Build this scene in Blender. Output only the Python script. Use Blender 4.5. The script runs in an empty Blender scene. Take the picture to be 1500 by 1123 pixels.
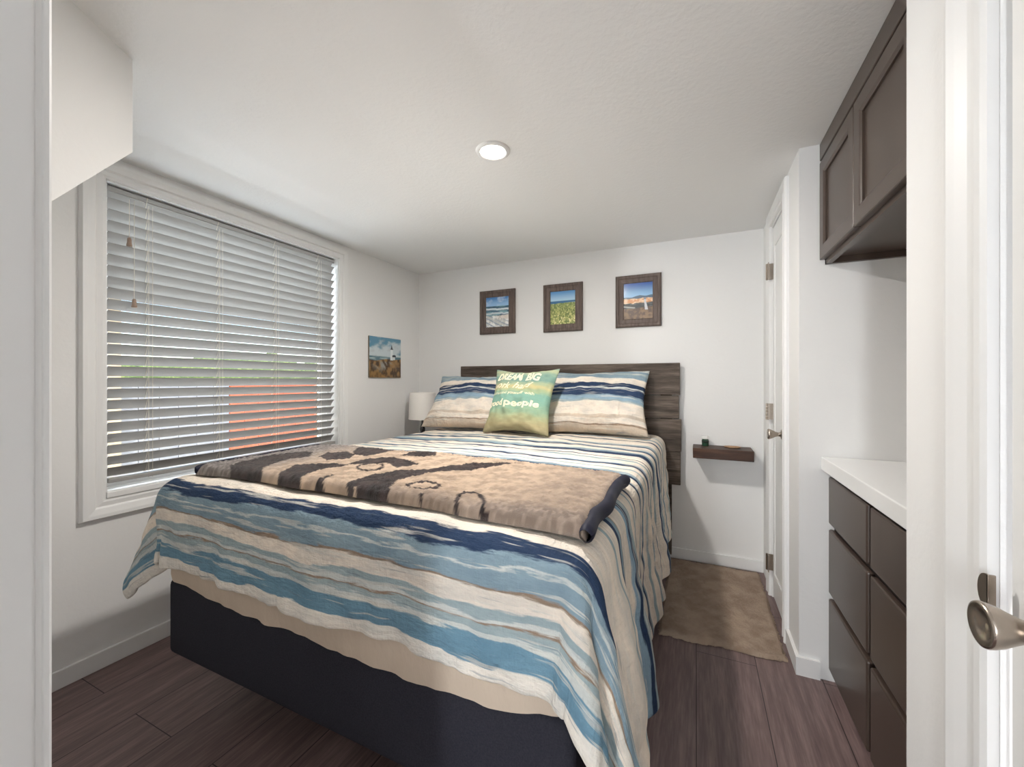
import bpy, bmesh, math, random
import numpy as np
from mathutils import Vector, Matrix

S = bpy.context.scene
C = S.collection
PI = math.pi
random.seed(4)

# ------------------------------------------------------------------ camera
EYE = 1.191
cam_d = bpy.data.cameras.new('camera')
cam_d.sensor_width = 36.0
cam_d.lens = 592.0 / 1500.0 * 36.0
cam_d.shift_y = -4.5 / 1500.0
cam_d.clip_start = 0.02
cam = bpy.data.objects.new('camera', cam_d)
C.objects.link(cam)
cam.location = (0, 0, EYE)
cam.rotation_euler = (PI / 2, 0, math.radians(24.52))
S.camera = cam

# ------------------------------------------------------------------ world, sun, lamps, exposure
W = bpy.data.worlds.new('world')
S.world = W
W.use_nodes = True
wn = W.node_tree
bg = wn.nodes['Background']
sky = wn.nodes.new('ShaderNodeTexSky')
sky.sky_type = 'NISHITA'
sky.sun_disc = False
sky.sun_elevation = math.radians(48)
sky.sun_rotation = math.radians(100)
sky.air_density = 1.0
sky.dust_density = 1.5
wn.links.new(sky.outputs[0], bg.inputs[0])
bg.inputs[1].default_value = 0.50

def light(name, kind, loc, rot, energy, color, **kw):
    d = bpy.data.lights.new(name, kind)
    d.energy = energy
    d.color = color
    for k, v in kw.items():
        setattr(d, k, v)
    o = bpy.data.objects.new(name, d)
    C.objects.link(o)
    o.location = loc
    o.rotation_euler = rot
    return o

# sun stands on the far side of the house, so it lights only the garden
light('sun', 'SUN', (6, -3, 8), (math.radians(28), math.radians(36), 0), 3.2, (1, .95, .87), angle=.01)
# added fill light, unseen in the hall behind the camera
light('hall_fill', 'AREA', (-.80, -3.9, 1.30), (math.radians(90), 0, math.radians(-2)), 100.0, (.93, .97, 1.0),
      shape='RECTANGLE', size=.38, size_y=1.8)
light('hall_ceiling_fill', 'AREA', (-.78, -.9, 2.09), (0, 0, 0), 1.5, (1, .97, .94), shape='DISK', size=.4)  # second added fill, overhead and out of view
# daylight entering through the window
light('window_daylight', 'AREA', (-3.3, 1.44, 2.15), (0, math.radians(-72), 0), 260.0, (.80, .91, 1.0),
      shape='RECTANGLE', size=1.6, size_y=1.8)
# added area light, standing in for sunlit ground, brightens the ceiling through the slats
light('garden_bounce_fill', 'AREA', (-3.5, 1.44, .0), (0, math.radians(-132), 0), 170.0, (1, .99, .95),
      shape='RECTANGLE', size=1.4, size_y=2.0)
# the recessed ceiling lamp
light('downlight_glow', 'AREA', (-.761, 1.479, 2.117), (0, 0, 0), 24.0, (1, .95, .89), shape='DISK', size=.10)

S.view_settings.view_transform = 'Standard'
S.view_settings.look = 'None'
S.view_settings.gamma = 1.0
S.view_settings.use_curve_mapping = False
S.view_settings.exposure = 0.18
S.cycles.max_bounces = 10
S.cycles.diffuse_bounces = 7
S.cycles.sample_clamp_indirect = 6.0

# ------------------------------------------------------------------ helpers
def lin(r, g, b):
    def f(c):
        c /= 255.0
        return c / 12.92 if c <= .04045 else ((c + .055) / 1.055) ** 2.4
    return (f(r), f(g), f(b), 1.0)

class N:
    """small node-graph helper"""
    def __init__(s, name, rough=.6, spec=.4, metal=0.0):
        s.m = bpy.data.materials.new(name)
        s.m.use_nodes = True
        s.t = s.m.node_tree
        s.b = s.t.nodes['Principled BSDF']
        s.b.inputs['Roughness'].default_value = rough
        s.b.inputs['Specular IOR Level'].default_value = spec
        s.b.inputs['Metallic'].default_value = metal
    def n(s, kind, **kw):
        nd = s.t.nodes.new(kind)
        for k, v in kw.items():
            setattr(nd, k, v)
        return nd
    def put(s, sock, v):
        if isinstance(v, bpy.types.NodeSocket):
            s.t.links.new(v, sock)
        elif v is not None:
            sock.default_value = v
    def coord(s, kind='Object'):
        return s.n('ShaderNodeTexCoord').outputs[kind]
    def mapping(s, vec, scale=(1, 1, 1), rot=(0, 0, 0), loc=(0, 0, 0)):
        m = s.n('ShaderNodeMapping')
        s.put(m.inputs[0], vec)
        m.inputs['Scale'].default_value = scale
        m.inputs['Rotation'].default_value = rot
        m.inputs['Location'].default_value = loc
        return m.outputs[0]
    def noise(s, vec, scale=5, detail=3, rough=.5, out=0):
        k = s.n('ShaderNodeTexNoise')
        s.put(k.inputs['Vector'], vec)
        k.inputs['Scale'].default_value = scale
        k.inputs['Detail'].default_value = detail
        k.inputs['Roughness'].default_value = rough
        return k.outputs[out]
    def math(s, op, a, b=None, c=None, clamp=False):
        k = s.n('ShaderNodeMath', operation=op, use_clamp=clamp)
        s.put(k.inputs[0], a)
        if b is not None: s.put(k.inputs[1], b)
        if c is not None: s.put(k.inputs[2], c)
        return k.outputs[0]
    def ramp(s, fac, stops, interp='LINEAR'):
        k = s.n('ShaderNodeValToRGB')
        s.put(k.inputs[0], fac)
        r = k.color_ramp
        r.interpolation = interp
        stops = sorted(stops, key=lambda q: q[0])
        while len(r.elements) < len(stops):
            r.elements.new(.5)
        for i, (p, c) in enumerate(stops):
            r.elements[i].position = p
        for i, (p, c) in enumerate(stops):
            r.elements[i].color = c if len(c) == 4 else (*c, 1)
        return k.outputs[0]
    def mix(s, fac, a, b, blend='MIX'):
        k = s.n('ShaderNodeMix', data_type='RGBA', blend_type=blend)
        s.put(k.inputs[0], fac)
        s.put(k.inputs[6], a)
        s.put(k.inputs[7], b)
        return k.outputs[2]
    def bump(s, height, strength=.2, dist=.01):
        k = s.n('ShaderNodeBump')
        k.inputs['Strength'].default_value = strength
        k.inputs['Distance'].default_value = dist
        s.put(k.inputs['Height'], height)
        s.put(s.b.inputs['Normal'], k.outputs[0])
    def color(s, v):
        s.put(s.b.inputs['Base Color'], v)
        return s
    def rough(s, v):
        s.put(s.b.inputs['Roughness'], v)
        return s

def simple(name, col, rough=.5, spec=.4, metal=0.0, var=.0, scale=30):
    k = N(name, rough, spec, metal)
    if var:
        f = k.noise(k.coord(), scale, 3)
        a = tuple(c * (1 - var) for c in col[:3]) + (1,)
        b = tuple(min(1, c * (1 + var)) for c in col[:3]) + (1,)
        k.color(k.mix(f, a, b))
    else:
        k.color(col)
    return k.m

def plaster(name, col, scale, strength):
    k = N(name, .65, .25)
    co = k.coord()
    h = k.noise(co, scale, 4, .55)
    h2 = k.noise(co, scale * .3, 2)
    k.bump(k.math('ADD', h, k.math('MULTIPLY', h2, .6)), strength, .006)
    k.color(col)
    return k.m

WALLC = (.795, .792, .785, 1)
M = {}
M['wall'] = plaster('wall_paint', WALLC, 55, .12)
M['wall_rough'] = plaster('textured_wall_paint', WALLC, 38, .20)
M['ceiling'] = plaster('ceiling_paint', (.795, .792, .785, 1), 60, .22)
M['trim'] = simple('white_trim_gloss', (.79, .79, .785, 1), .42, .40)
M['door'] = simple('white_door_paint', (.80, .80, .79, 1), .35, .45)
M['nickel'] = simple('brushed_nickel', lin(176, 165, 154), .26, .5, 1.0, .15, 60)
M['chrome'] = simple('dark_metal', lin(95, 95, 98), .25, .5, 1.0)
M['cab'] = simple('espresso_lacquer', lin(74, 62, 55), .32, .45, 0, .06, 8)
M['cab_in'] = simple('cabinet_shadow_gap', lin(38, 30, 28), .6)
M['counter'] = simple('white_quartz', (.84, .84, .835, 1), .22, .5, 0, .02, 12)
M['slat'] = simple('ivory_slat', lin(152, 150, 147), .34, .5)
M['cord'] = simple('ivory_cord', lin(216, 208, 194), .7)
M['tassel'] = simple('tan_tassel', lin(150, 128, 112), .5)
M['lampshade'] = simple('linen_shade', lin(240, 236, 230), .8, .2, 0, .03, 120)
M['black_shoe'] = simple('dark_plastic', lin(30, 30, 32), .5)

def wood_mat(name, c1, c2, c3, axis=0, sc=1.0, rough=.55, bump=.3):
    k = N(name, rough, .35)
    s_ = [14 * sc, 14 * sc, 14 * sc]
    s_[axis] = 1.1 * sc
    co = k.coord()
    f = k.noise(k.mapping(co, tuple(s_)), 2.0, 7, .62)
    g = k.noise(k.mapping(co, tuple(q * 5 for q in s_)), 2.0, 4, .6)
    f2 = k.math('ADD', k.math('MULTIPLY', f, .7), k.math('MULTIPLY', g, .3))
    k.color(k.ramp(f2, [(.34, c1), (.5, c2), (.68, c3)]))
    k.bump(f2, bump, .004)
    return k.m

def floor_mat():
    k = N('dark_plank_floor', .42, .4)
    co = k.coord()
    sw = k.n('ShaderNodeSeparateXYZ'); k.put(sw.inputs[0], co)
    cb = k.n('ShaderNodeCombineXYZ')
    k.put(cb.inputs[0], sw.outputs[1]); k.put(cb.inputs[1], sw.outputs[0])
    br = k.n('ShaderNodeTexBrick')
    k.put(br.inputs['Vector'], cb.outputs[0])
    br.offset = .37
    br.inputs['Color1'].default_value = (.2, .2, .2, 1)
    br.inputs['Color2'].default_value = (.8, .8, .8, 1)
    br.inputs['Mortar'].default_value = (0, 0, 0, 1)
    br.inputs['Scale'].default_value = 1.0
    br.inputs['Mortar Size'].default_value = .0016
    br.inputs['Mortar Smooth'].default_value = .2
    br.inputs['Brick Width'].default_value = 1.2
    br.inputs['Row Height'].default_value = .228
    f = k.noise(k.mapping(co, (22, 1.6, 1)), 1.6, 8, .66)
    g = k.noise(k.mapping(co, (110, 6, 1)), 1.5, 4, .6)
    h = k.math('ADD', k.math('MULTIPLY', f, .65), k.math('MULTIPLY', g, .35))
    col = k.ramp(h, [(.30, lin(88, 71, 70)), (.48, lin(114, 95, 93)), (.62, lin(138, 118, 115)), (.75, lin(154, 134, 131))])
    tint = k.ramp(br.outputs['Color'], [(.0, (.80, .80, .80, 1)), (1, (1.08, 1.06, 1.06, 1))])
    col = k.mix(1.0, col, tint, 'MULTIPLY')
    col = k.mix(br.outputs['Fac'], col, lin(38, 28, 28))
    k.color(col)
    k.rough(k.ramp(h, [(.3, (.36, .36, .36, 1)), (.7, (.50, .50, .50, 1))]))
    k.bump(k.math('SUBTRACT', h, br.outputs['Fac']), .22, .003)
    return k.m
M['floor'] = floor_mat()
M['head_wood'] = wood_mat('reclaimed_wood', lin(48, 41, 37), lin(84, 74, 66), lin(124, 112, 102), 0, 1.0, .7, .5)
M['frame_wood'] = wood_mat('weathered_frame_wood', lin(66, 55, 51), lin(96, 83, 77), lin(118, 104, 97), 2, 2.2, .55, .3)
M['shelf_wood'] = wood_mat('dark_walnut', lin(34, 20, 14), lin(66, 42, 30), lin(92, 64, 46), 0, 1.3, .45, .3)
M['stand_wood'] = wood_mat('nightstand_wood', lin(60, 44, 34), lin(88, 68, 54), lin(110, 88, 70), 0, 1, .5, .2)

def vcol_mat(name, rough=.5, spec=.3, coat=0.0):
    k = N(name, rough, spec)
    a = k.n('ShaderNodeVertexColor'); a.layer_name = 'Col'
    k.color(a.outputs[0])
    if coat:
        k.b.inputs['Coat Weight'].default_value = coat
        k.b.inputs['Coat Roughness'].default_value = .12
    return k

# ------------------------------------------------------------------ mesh building
class MB:
    def __init__(s):
        s.bm = bmesh.new()
    def box(s, x0, x1, y0, y1, z0, z1, bev=0, seg=2):
        r = bmesh.ops.create_cube(s.bm, size=1.0)
        for v in r['verts']:
            v.co = Vector(((x0 + x1) / 2 + v.co.x * (x1 - x0), (y0 + y1) / 2 + v.co.y * (y1 - y0),
                           (z0 + z1) / 2 + v.co.z * (z1 - z0)))
        if bev:
            es = {e for v in r['verts'] for e in v.link_edges}
            bmesh.ops.bevel(s.bm, geom=list(es), offset=bev, segments=seg, affect='EDGES', profile=.5)
        return s
    def poly_prism(s, pts, vec):
        """closed polygon (list of 3-D points) swept along vec"""
        a = [s.bm.verts.new(p) for p in pts]
        vec = Vector(vec)
        b = [s.bm.verts.new(Vector(p) + vec) for p in pts]
        s.bm.faces.new(a)
        s.bm.faces.new(list(reversed(b)))
        n = len(a)
        for i in range(n):
            s.bm.faces.new((a[i], b[i], b[(i + 1) % n], a[(i + 1) % n]))
        return s
    def lathe(s, prof, seg=28, mat=None, caps=True):
        rings = []
        for r, z in prof:
            rings.append([s.bm.verts.new((r * math.cos(2 * PI * i / seg), r * math.sin(2 * PI * i / seg), z)) for i in range(seg)])
        new = [v for q in rings for v in q]
        for a, b in zip(rings[:-1], rings[1:]):
            for i in range(seg):
                s.bm.faces.new((a[i], a[(i + 1) % seg], b[(i + 1) % seg], b[i]))
        if caps:
            s.bm.faces.new(list(reversed(rings[0])))
            s.bm.faces.new(rings[-1])
        if mat is not None:
            for v in new:
                v.co = mat @ v.co
        return s
    def tube(s, pts, r, seg=8):
        pts = [Vector(p) for p in pts]
        rings = []
        for i, p in enumerate(pts):
            d = (pts[min(i + 1, len(pts) - 1)] - pts[max(i - 1, 0)]).normalized()
            u = d.orthogonal().normalized() if abs(d.z) < .99 else Vector((1, 0, 0))
            u = (u - d * u.dot(d)).normalized()
            w = d.cross(u)
            rings.append([s.bm.verts.new(p + r * (math.cos(2 * PI * k / seg) * u + math.sin(2 * PI * k / seg) * w)) for k in range(seg)])
        for a, b in zip(rings[:-1], rings[1:]):
            for i in range(seg):
                s.bm.faces.new((a[i], a[(i + 1) % seg], b[(i + 1) % seg], b[i]))
        s.bm.faces.new(list(reversed(rings[0])))
        s.bm.faces.new(rings[-1])
        return s
    def frame_sweep(s, rect, prof, closed_sides=4):
        """mitred moulding round a rectangle. rect=(a0,a1,b0,b1); prof=list of (out,depth); returns verts in (a,b,depth)"""
        a0, a1, b0, b1 = rect
        loops = []
        for o, d in prof:
            loops.append([s.bm.verts.new(p) for p in ((a0 - o, b0 - o, d), (a1 + o, b0 - o, d), (a1 + o, b1 + o, d), (a0 - o, b1 + o, d))])
        n = len(loops)
        for i in range(n):
            p, q = loops[i], loops[(i + 1) % n]
            for k in range(4):
                s.bm.faces.new((p[k], p[(k + 1) % 4], q[(k + 1) % 4], q[k]))
        return s
    def xform(s, mat):
        for v in s.bm.verts:
            v.co = mat @ v.co
        return s
    def build(s, name, mat, parent=None, smooth=False, loc=None):
        bmesh.ops.recalc_face_normals(s.bm, faces=s.bm.faces)
        me = bpy.data.meshes.new(name)
        s.bm.to_mesh(me)
        s.bm.free()
        return link(name, me, mat, parent, smooth)

def link(name, me, mat, parent=None, smooth=False):
    o = bpy.data.objects.new(name, me)
    C.objects.link(o)
    if mat is not None:
        me.materials.append(mat)
    if smooth:
        me.polygons.foreach_set('use_smooth', [True] * len(me.polygons))
        if smooth == 'auto':
            try:
                me.set_sharp_from_angle(angle=math.radians(35))
            except Exception:
                pass
    if parent is not None:
        # meshes are modelled in world coordinates; keep them there under the parent
        o.parent = parent
        o.matrix_parent_inverse = Matrix.Translation(parent.location).inverted()
    return o

def tag(o, label, cat, group=None, kind=None):
    o['label'] = label
    o['category'] = cat
    if group: o['group'] = group
    if kind: o['kind'] = kind
    return o

def thing(name, loc, label, cat, group=None):
    o = bpy.data.objects.new(name, None)
    C.objects.link(o)
    o.empty_display_size = .05
    o.location = loc
    return tag(o, label, cat, group)

def struct(o, label=None):
    o['kind'] = 'structure'
    if label: o['label'] = label
    return o

def grid_mesh(name, P, wrap=False):
    """P: (m,n,3) array -> quad grid mesh"""
    m, n = P.shape[:2]
    me = bpy.data.meshes.new(name)
    idx = np.arange(m * n).reshape(m, n)
    f = np.stack([idx[:-1, :-1], idx[:-1, 1:], idx[1:, 1:], idx[1:, :-1]], -1).reshape(-1, 4)
    me.from_pydata(P.reshape(-1, 3).tolist(), [], f.tolist())
    me.update()
    return me

def set_uv(me, UV):
    lay = me.uv_layers.new(name='UVMap')
    li = np.empty(len(me.loops), dtype=np.int32)
    me.loops.foreach_get('vertex_index', li)
    lay.data.foreach_set('uv', UV.reshape(-1, 2)[li].astype(np.float32).ravel())

def set_col(me, COL):
    a = me.color_attributes.new('Col', 'FLOAT_COLOR', 'POINT')
    c = np.ones((len(me.vertices), 4), np.float32)
    c[:, :3] = COL.reshape(-1, 3)
    a.data.foreach_set('color', c.ravel())

def vnoise(x, y, seed=0):
    """smooth value noise in [-1,1] for numpy arrays"""
    rng = np.random.default_rng(seed)
    T = rng.random((64, 64)) * 2 - 1
    x = np.asarray(x, float); y = np.asarray(y, float)
    xi = np.floor(x).astype(int); yi = np.floor(y).astype(int)
    fx = x - xi; fy = y - yi
    fx = fx * fx * (3 - 2 * fx); fy = fy * fy * (3 - 2 * fy)
    g = lambda a, b: T[a % 64, b % 64]
    return (g(xi, yi) * (1 - fx) + g(xi + 1, yi) * fx) * (1 - fy) + (g(xi, yi + 1) * (1 - fx) + g(xi + 1, yi + 1) * fx) * fy

def fbm(x, y, seed=0, oct=4):
    r = 0; a = 1; t = 0
    for i in range(oct):
        r = r + a * vnoise(x * 2 ** i, y * 2 ** i, seed + i); t += a; a *= .5
    return r / t

def smooth(a, b, x):
    t = np.clip((x - a) / (b - a), 0, 1)
    return t * t * (3 - 2 * t)

# ------------------------------------------------------------------ room dimensions
XL, XR = -2.247, .380         # left wall, right wall
YF = 2.93                     # far wall
ZC = 2.134                    # ceiling
YN0, YN1 = .05, .164          # wall the camera looks through
YC = 1.98                     # far side of the cabinet niche
YB = 1.056                    # near side of the cabinet niche
XN = 1.08                     # back of the niche
WY0, WY1, WZ0, WZ1 = .829, 2.040, .722, 2.032      # window opening
HB = -4.1                     # back end of the hall

# ------------------------------------------------------------------ room shell
struct(MB().box(-2.6, 1.4, HB - .2, YF + .2, -.12, 0).build('floor', M['floor']))
struct(MB().box(-2.45, 1.3, HB - .2, YF + .15, ZC, ZC + .25).build('ceiling', M['ceiling']))
T = .16
w = MB()
w.box(XL - T, XL, YN0 - .1, WY0, 0, ZC)
w.box(XL - T, XL, WY1, YF + T, 0, ZC)
w.box(XL - T, XL, WY0, WY1, 0, WZ0)
w.box(XL - T, XL, WY0, WY1, WZ1, ZC)
struct(w.build('wall_left', M['wall']))
struct(MB().box(XL, 1.3, YF, YF + T, 0, ZC).build('wall_far', M['wall']))
CD0, CD1 = 2.27, 2.62         # closet doorway
DH = 2.03
w = MB()
w.box(XR, XR + .115, YC, CD0, 0, ZC)                 # strip beside the niche
w.box(XR, XR + .115, CD1, YF, 0, ZC)
w.box(XR, XR + .115, CD0, CD1, DH, ZC)
w.box(XR + .115, 1.2, YC, YC + .12, 0, ZC)           # far side of the niche
w.box(XN, 1.2, YB - .12, YC, 0, ZC)                  # back of the niche
struct(w.build('wall_right', M['wall_rough']))
ND0, ND1 = .10, .764          # near doorway in the right wall
w = MB()
w.box(XR, XR + .115, ND1 + .02, YB, 0, ZC)
w.box(XR + .115, XN, YB - .12, YB, 0, ZC)
w.box(XR, XR + .115, ND0, ND1 + .02, 2.06, ZC)
w.box(XR, XR + .115, HB, ND0, 0, ZC)
struct(w.build('wall_closet', M['wall_rough']))
XJ = -.590                    # left jamb of the doorway the camera stands in
w = MB()
w.box(XL, XJ - .018, YN0, YN1, 0, ZC)
struct(w.build('wall_near', M['wall']))
w = MB()
w.box(-1.0, -.9, HB, YN0, 0, ZC)
w.box(-1.0, XR + .115, HB - .1, HB, 0, ZC)
struct(w.build('wall_hall', M['wall']))
# dark void behind the closet door so no daylight leaks in
w = MB(); w.box(XR + .9, XR + 1.0, YC + .12, YF, 0, ZC)
struct(w.build('wall_inner', M['wall']))

# soffit under the loft stair, upper left: vertical cheek swept back to the left wall
a = Vector((-1.523, .580)); dr = Vector((math.sin(math.radians(-6.8 - 0)), math.cos(math.radians(-6.8))))
cz, sz = math.cos(math.radians(24.52)), math.sin(math.radians(24.52))
def room(r, d):               # camera right / forward -> room x, y
    return (r * cz - d * sz, r * sz + d * cz)
def soff(t):
    return room(-1.117 + .118 * t, 1.19 - .993 * t)
p0, p1 = soff(0), soff(.36)
zb0 = EYE + .672; zb1 = EYE + .672 - .36 * (.672 - .438) / .222
pts = [(p0[0], p0[1], ZC + .01), (p0[0], p0[1], zb0), (p1[0], p1[1], zb1), (p1[0], p1[1], ZC + .01)]
struct(MB().poly_prism(pts, (-.72, 0, 0)).build('wall_upper', M['wall']), 'white soffit hanging under the ceiling at upper left')

# baseboards
def bb(name, x0, x1, y0, y1):
    return struct(MB().box(x0, x1, y0, y1, 0, .072, .003).build(name, M['trim']))
bb('baseboard_left', XL, XL + .013, YN1, YF)
bb('baseboard_far', XL + .013, XR - .001, YF - .013, YF)
w = MB()
w.poly_prism([(XR - .013, CD0 - .098, 0), (XR - .013, YC - .013, 0), (XR + .068, YC - .013, 0), (XR + .068, YC, 0), (XR, YC, 0), (XR, CD0 - .098, 0)], (0, 0, .072))
struct(w.build('baseboard_right', M['trim']))
bb('baseboard_near', XR - .013, XR, ND1 + .125, YB)

# jamb and casing edge of the doorway (left edge of the picture)
w = MB()
w.box(XJ - .018, XJ, YN0 - .02, YN1 + .0005, 0, 2.12)
struct(w.build('trim_1', M['trim']), 'white door jamb at the left edge')
w = MB()
prof = [(0, 0), (0, .0026), (-.0022, .0042), (-.0022, .0082), (.0, .0094), (0, .0130), (-.0030, .0155), (-.014, .0155), (-.024, .011), (-.058, .015), (-.066, .011), (-.066, 0)]
w.poly_prism([(XJ - .003 + a_, YN1 + b_, 0) for a_, b_ in prof], (0, 0, 2.12))
struct(w.build('trim_2', M['trim']), 'moulded white door casing at the left edge')

# casing profile for flat mouldings: (distance from opening, projection)
CAS = [(0, 0), (0, .012), (.006, .016), (.016, .016), (.022, .011), (.034, .012), (.050, .017), (.062, .020), (.070, .018), (.074, .010), (.074, 0)]
def casing(name, to_room, openings, width=.074, mat=None, label=None, legs_to_floor=True):
    """three-sided door casing in local (a, b, depth) coordinates"""
    a0, a1, top = openings
    k = width / .074
    mb = MB()
    loops = []
    for o, d in CAS:
        o *= k
        loops.append([mb.bm.verts.new(p) for p in ((a0 - o, 0, d), (a0 - o, top + o, d), (a1 + o, top + o, d), (a1 + o, 0, d))])
    n = len(loops)
    for i in range(n - 1):
        p, q = loops[i], loops[i + 1]
        for j in range(3):
            mb.bm.faces.new((p[j], p[j + 1], q[j + 1], q[j]))
    mb.bm.faces.new([l[0] for l in loops]); mb.bm.faces.new([l[3] for l in loops])
    mb.xform(to_room)
    return struct(mb.build(name, M['trim']), label)
# right wall local frame: a -> y, b -> z, depth -> -x
RW = Matrix(((0, 0, -1, XR), (1, 0, 0, 0), (0, 1, 0, 0), (0, 0, 0, 1)))
LW = Matrix(((0, 0, 1, XL), (1, 0, 0, 0), (0, 1, 0, 0), (0, 0, 0, 1)))
FW = Matrix(((1, 0, 0, 0), (0, 0, -1, YF), (0, 1, 0, 0), (0, 0, 0, 1)))
casing('trim_3', RW, (CD0 - .02, CD1 + .01, DH + .01), .075, label='white casing round the closet door')
casing('trim_4', RW, (ND0 - .02, ND1 + .022, 2.05), .10, label='white moulded casing beside the near door')

# ------------------------------------------------------------------ closet door
def knob_prof():
    return [(.0, .0), (.026, .0), (.027, .004), (.022, .009), (.011, .012), (.0095, .022), (.0125, .032), (.0185, .043),
            (.0235, .053), (.0255, .059), (.0252, .063), (.0225, .0655), (.012, .0645), (.0, .062)]
d1 = thing('door_1', (XR, CD1, 0), 'white closet door beside the far wall', 'door')
d1['kind'] = 'structure'; del d1['category']
DX = XR + .004                 # face of the closet door
w = MB(); w.box(DX, DX + .035, CD0 + .004, CD1 - .004, .012, DH - .004, .002)
w.build('door_panel', M['door'], d1)
w = MB()
w.frame_sweep((CD0 + .075, CD1 - .075, .16, DH - .12), [(0, 0), (.0, .0035), (.008, .006), (.018, .006), (.024, .0)])
w.xform(Matrix(((0, 0, -1, DX), (1, 0, 0, 0), (0, 1, 0, 0), (0, 0, 0, 1))))
w.build('panel_moulding', M['door'], d1)
for zz in (.19, 1.02, 1.79):
    h = MB()
    h.box(XR - .0235, XR - .0195, CD1 - .035, CD1 + .003, zz - .045, zz + .045)
    h.box(XR - .020, XR + .004, CD1 - .004, CD1 + .001, zz - .044, zz + .044)
    for q in range(5):
        z0 = zz - .045 + q * .018
        h.lathe([(.0058, z0 + .0008), (.0058, z0 + .0172)], 12, Matrix.Translation((XR - .0245, CD1 + .002, 0)))
    hg = h.build('hinge', M['nickel'], d1)
    hg['label'] = 'brushed nickel hinge'
kb = MB().lathe(knob_prof(), 28, Matrix.Translation((DX, CD0 + .06, .928)) @ Matrix.Rotation(-PI / 2, 4, 'Y')).build('door_knob', M['nickel'], d1, True)
kb['label'] = 'brushed nickel knob'

# ------------------------------------------------------------------ near door on the right
d2 = thing('door_2', (XR, ND1, 0), 'white door with a brushed nickel knob at the right edge', 'door')
d2['kind'] = 'structure'; del d2['category']
DX2 = XR + .0
w = MB(); w.box(DX2, DX2 + .035, ND0 + .004, ND1 - .002, .012, 2.03, .002)
w.build('door_panel', M['door'], d2)
KP = [(q_[0] * .93, q_[1] * .91) for q_ in [(.0, .0), (.032, .0), (.0325, .004), (.028, .009), (.014, .012), (.0125, .022), (.0145, .031), (.0195, .042),
      (.0250, .053), (.0280, .062), (.0290, .067), (.0280, .0705), (.0245, .0715), (.0175, .0675), (.009, .0640), (.0, .0632)]]
kb = MB().lathe(KP, 40, Matrix.Translation((DX2, ND1 - .076, .893)) @ Matrix.Rotation(-PI / 2, 4, 'Y')).build('door_knob', M['nickel'], d2, True)
kb['label'] = 'tulip-shaped brushed nickel knob'
# strike plate with its rounded lip on the casing edge
pts = []
for i in range(13):
    t = PI * i / 12
    pts.append((0, ND1 - .001 + .0215 * math.sin(t) ** .8, .905 + .024 * math.cos(t)))
sp = MB().poly_prism([(XR - .0225, y, z) for x, y, z in pts], (.0025, 0, 0))
sp.box(XR - .0225, XR - .014, ND1 - .002, ND1 + .0015, .905 - .024, .905 + .024, .001)
sp = sp.build('strike_plate', M['nickel'], d2)
sp['label'] = 'rounded nickel strike plate'

# ------------------------------------------------------------------ window
win = thing('window_1', (XL, (WY0 + WY1) / 2, WZ0), 'white cased window in the left wall', 'window')
win['kind'] = 'structure'; del win['category']
WC = [(0, -.02), (0, .012), (.012, .016), (.030, .012), (.036, .020), (.060, .025), (.074, .025), (.080, .010), (.080, 0)]
w = MB(); w.frame_sweep((WY0, WY1, WZ0 - .022, WZ1), WC); w.xform(LW)
w.build('window_casing', M['trim'], win)
w = MB()                                             # reveal boards
w.box(XL - T, XL + .004, WY0 - .001, WY0 + .006, WZ0, WZ1)
w.box(XL - T, XL + .004, WY1 - .006, WY1 + .001, WZ0, WZ1)
w.box(XL - T, XL + .004, WY0, WY1, WZ1 - .006, WZ1 + .001)
w.build('window_reveal', M['trim'], win)
w = MB(); w.box(XL - T - .01, XL + .020, WY0 + .0005, WY1 - .0005, WZ0 - .022, WZ0 + .004, .003)
w.build('window_sill', M['trim'], win)
fx = XL - .125
w = MB(); w.frame_sweep((WY0 + .050, WY1 - .050, WZ0 + .05, WZ1 - .05), [(0, -.02), (0, .02), (.05, .025), (.05, -.025)])
w.xform(Matrix(((0, 0, 1, fx), (1, 0, 0, 0), (0, 1, 0, 0), (0, 0, 0, 1))))
w.build('window_frame', simple('vinyl_white', (.85, .85, .85, 1), .35), win)
g = N('clear_glass')
tr = g.n('ShaderNodeBsdfTransparent'); gl = g.n('ShaderNodeBsdfGlossy'); gl.inputs['Roughness'].default_value = .01
fr = g.n('ShaderNodeFresnel'); fr.inputs[0].default_value = 1.45
mx = g.n('ShaderNodeMixShader'); g.put(mx.inputs[0], fr.outputs[0]); g.put(mx.inputs[1], tr.outputs[0]); g.put(mx.inputs[2], gl.outputs[0])
g.put(g.t.nodes['Material Output'].inputs['Surface'], mx.outputs[0])
M['glass'] = g.m
for y0, y1 in ((WY0 + .05, WY1 - .05),):
    MB().box(fx - .003, fx + .003, y0, y1, WZ0 + .05, WZ1 - .05).build('window_pane', M['glass'], win)

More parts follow.
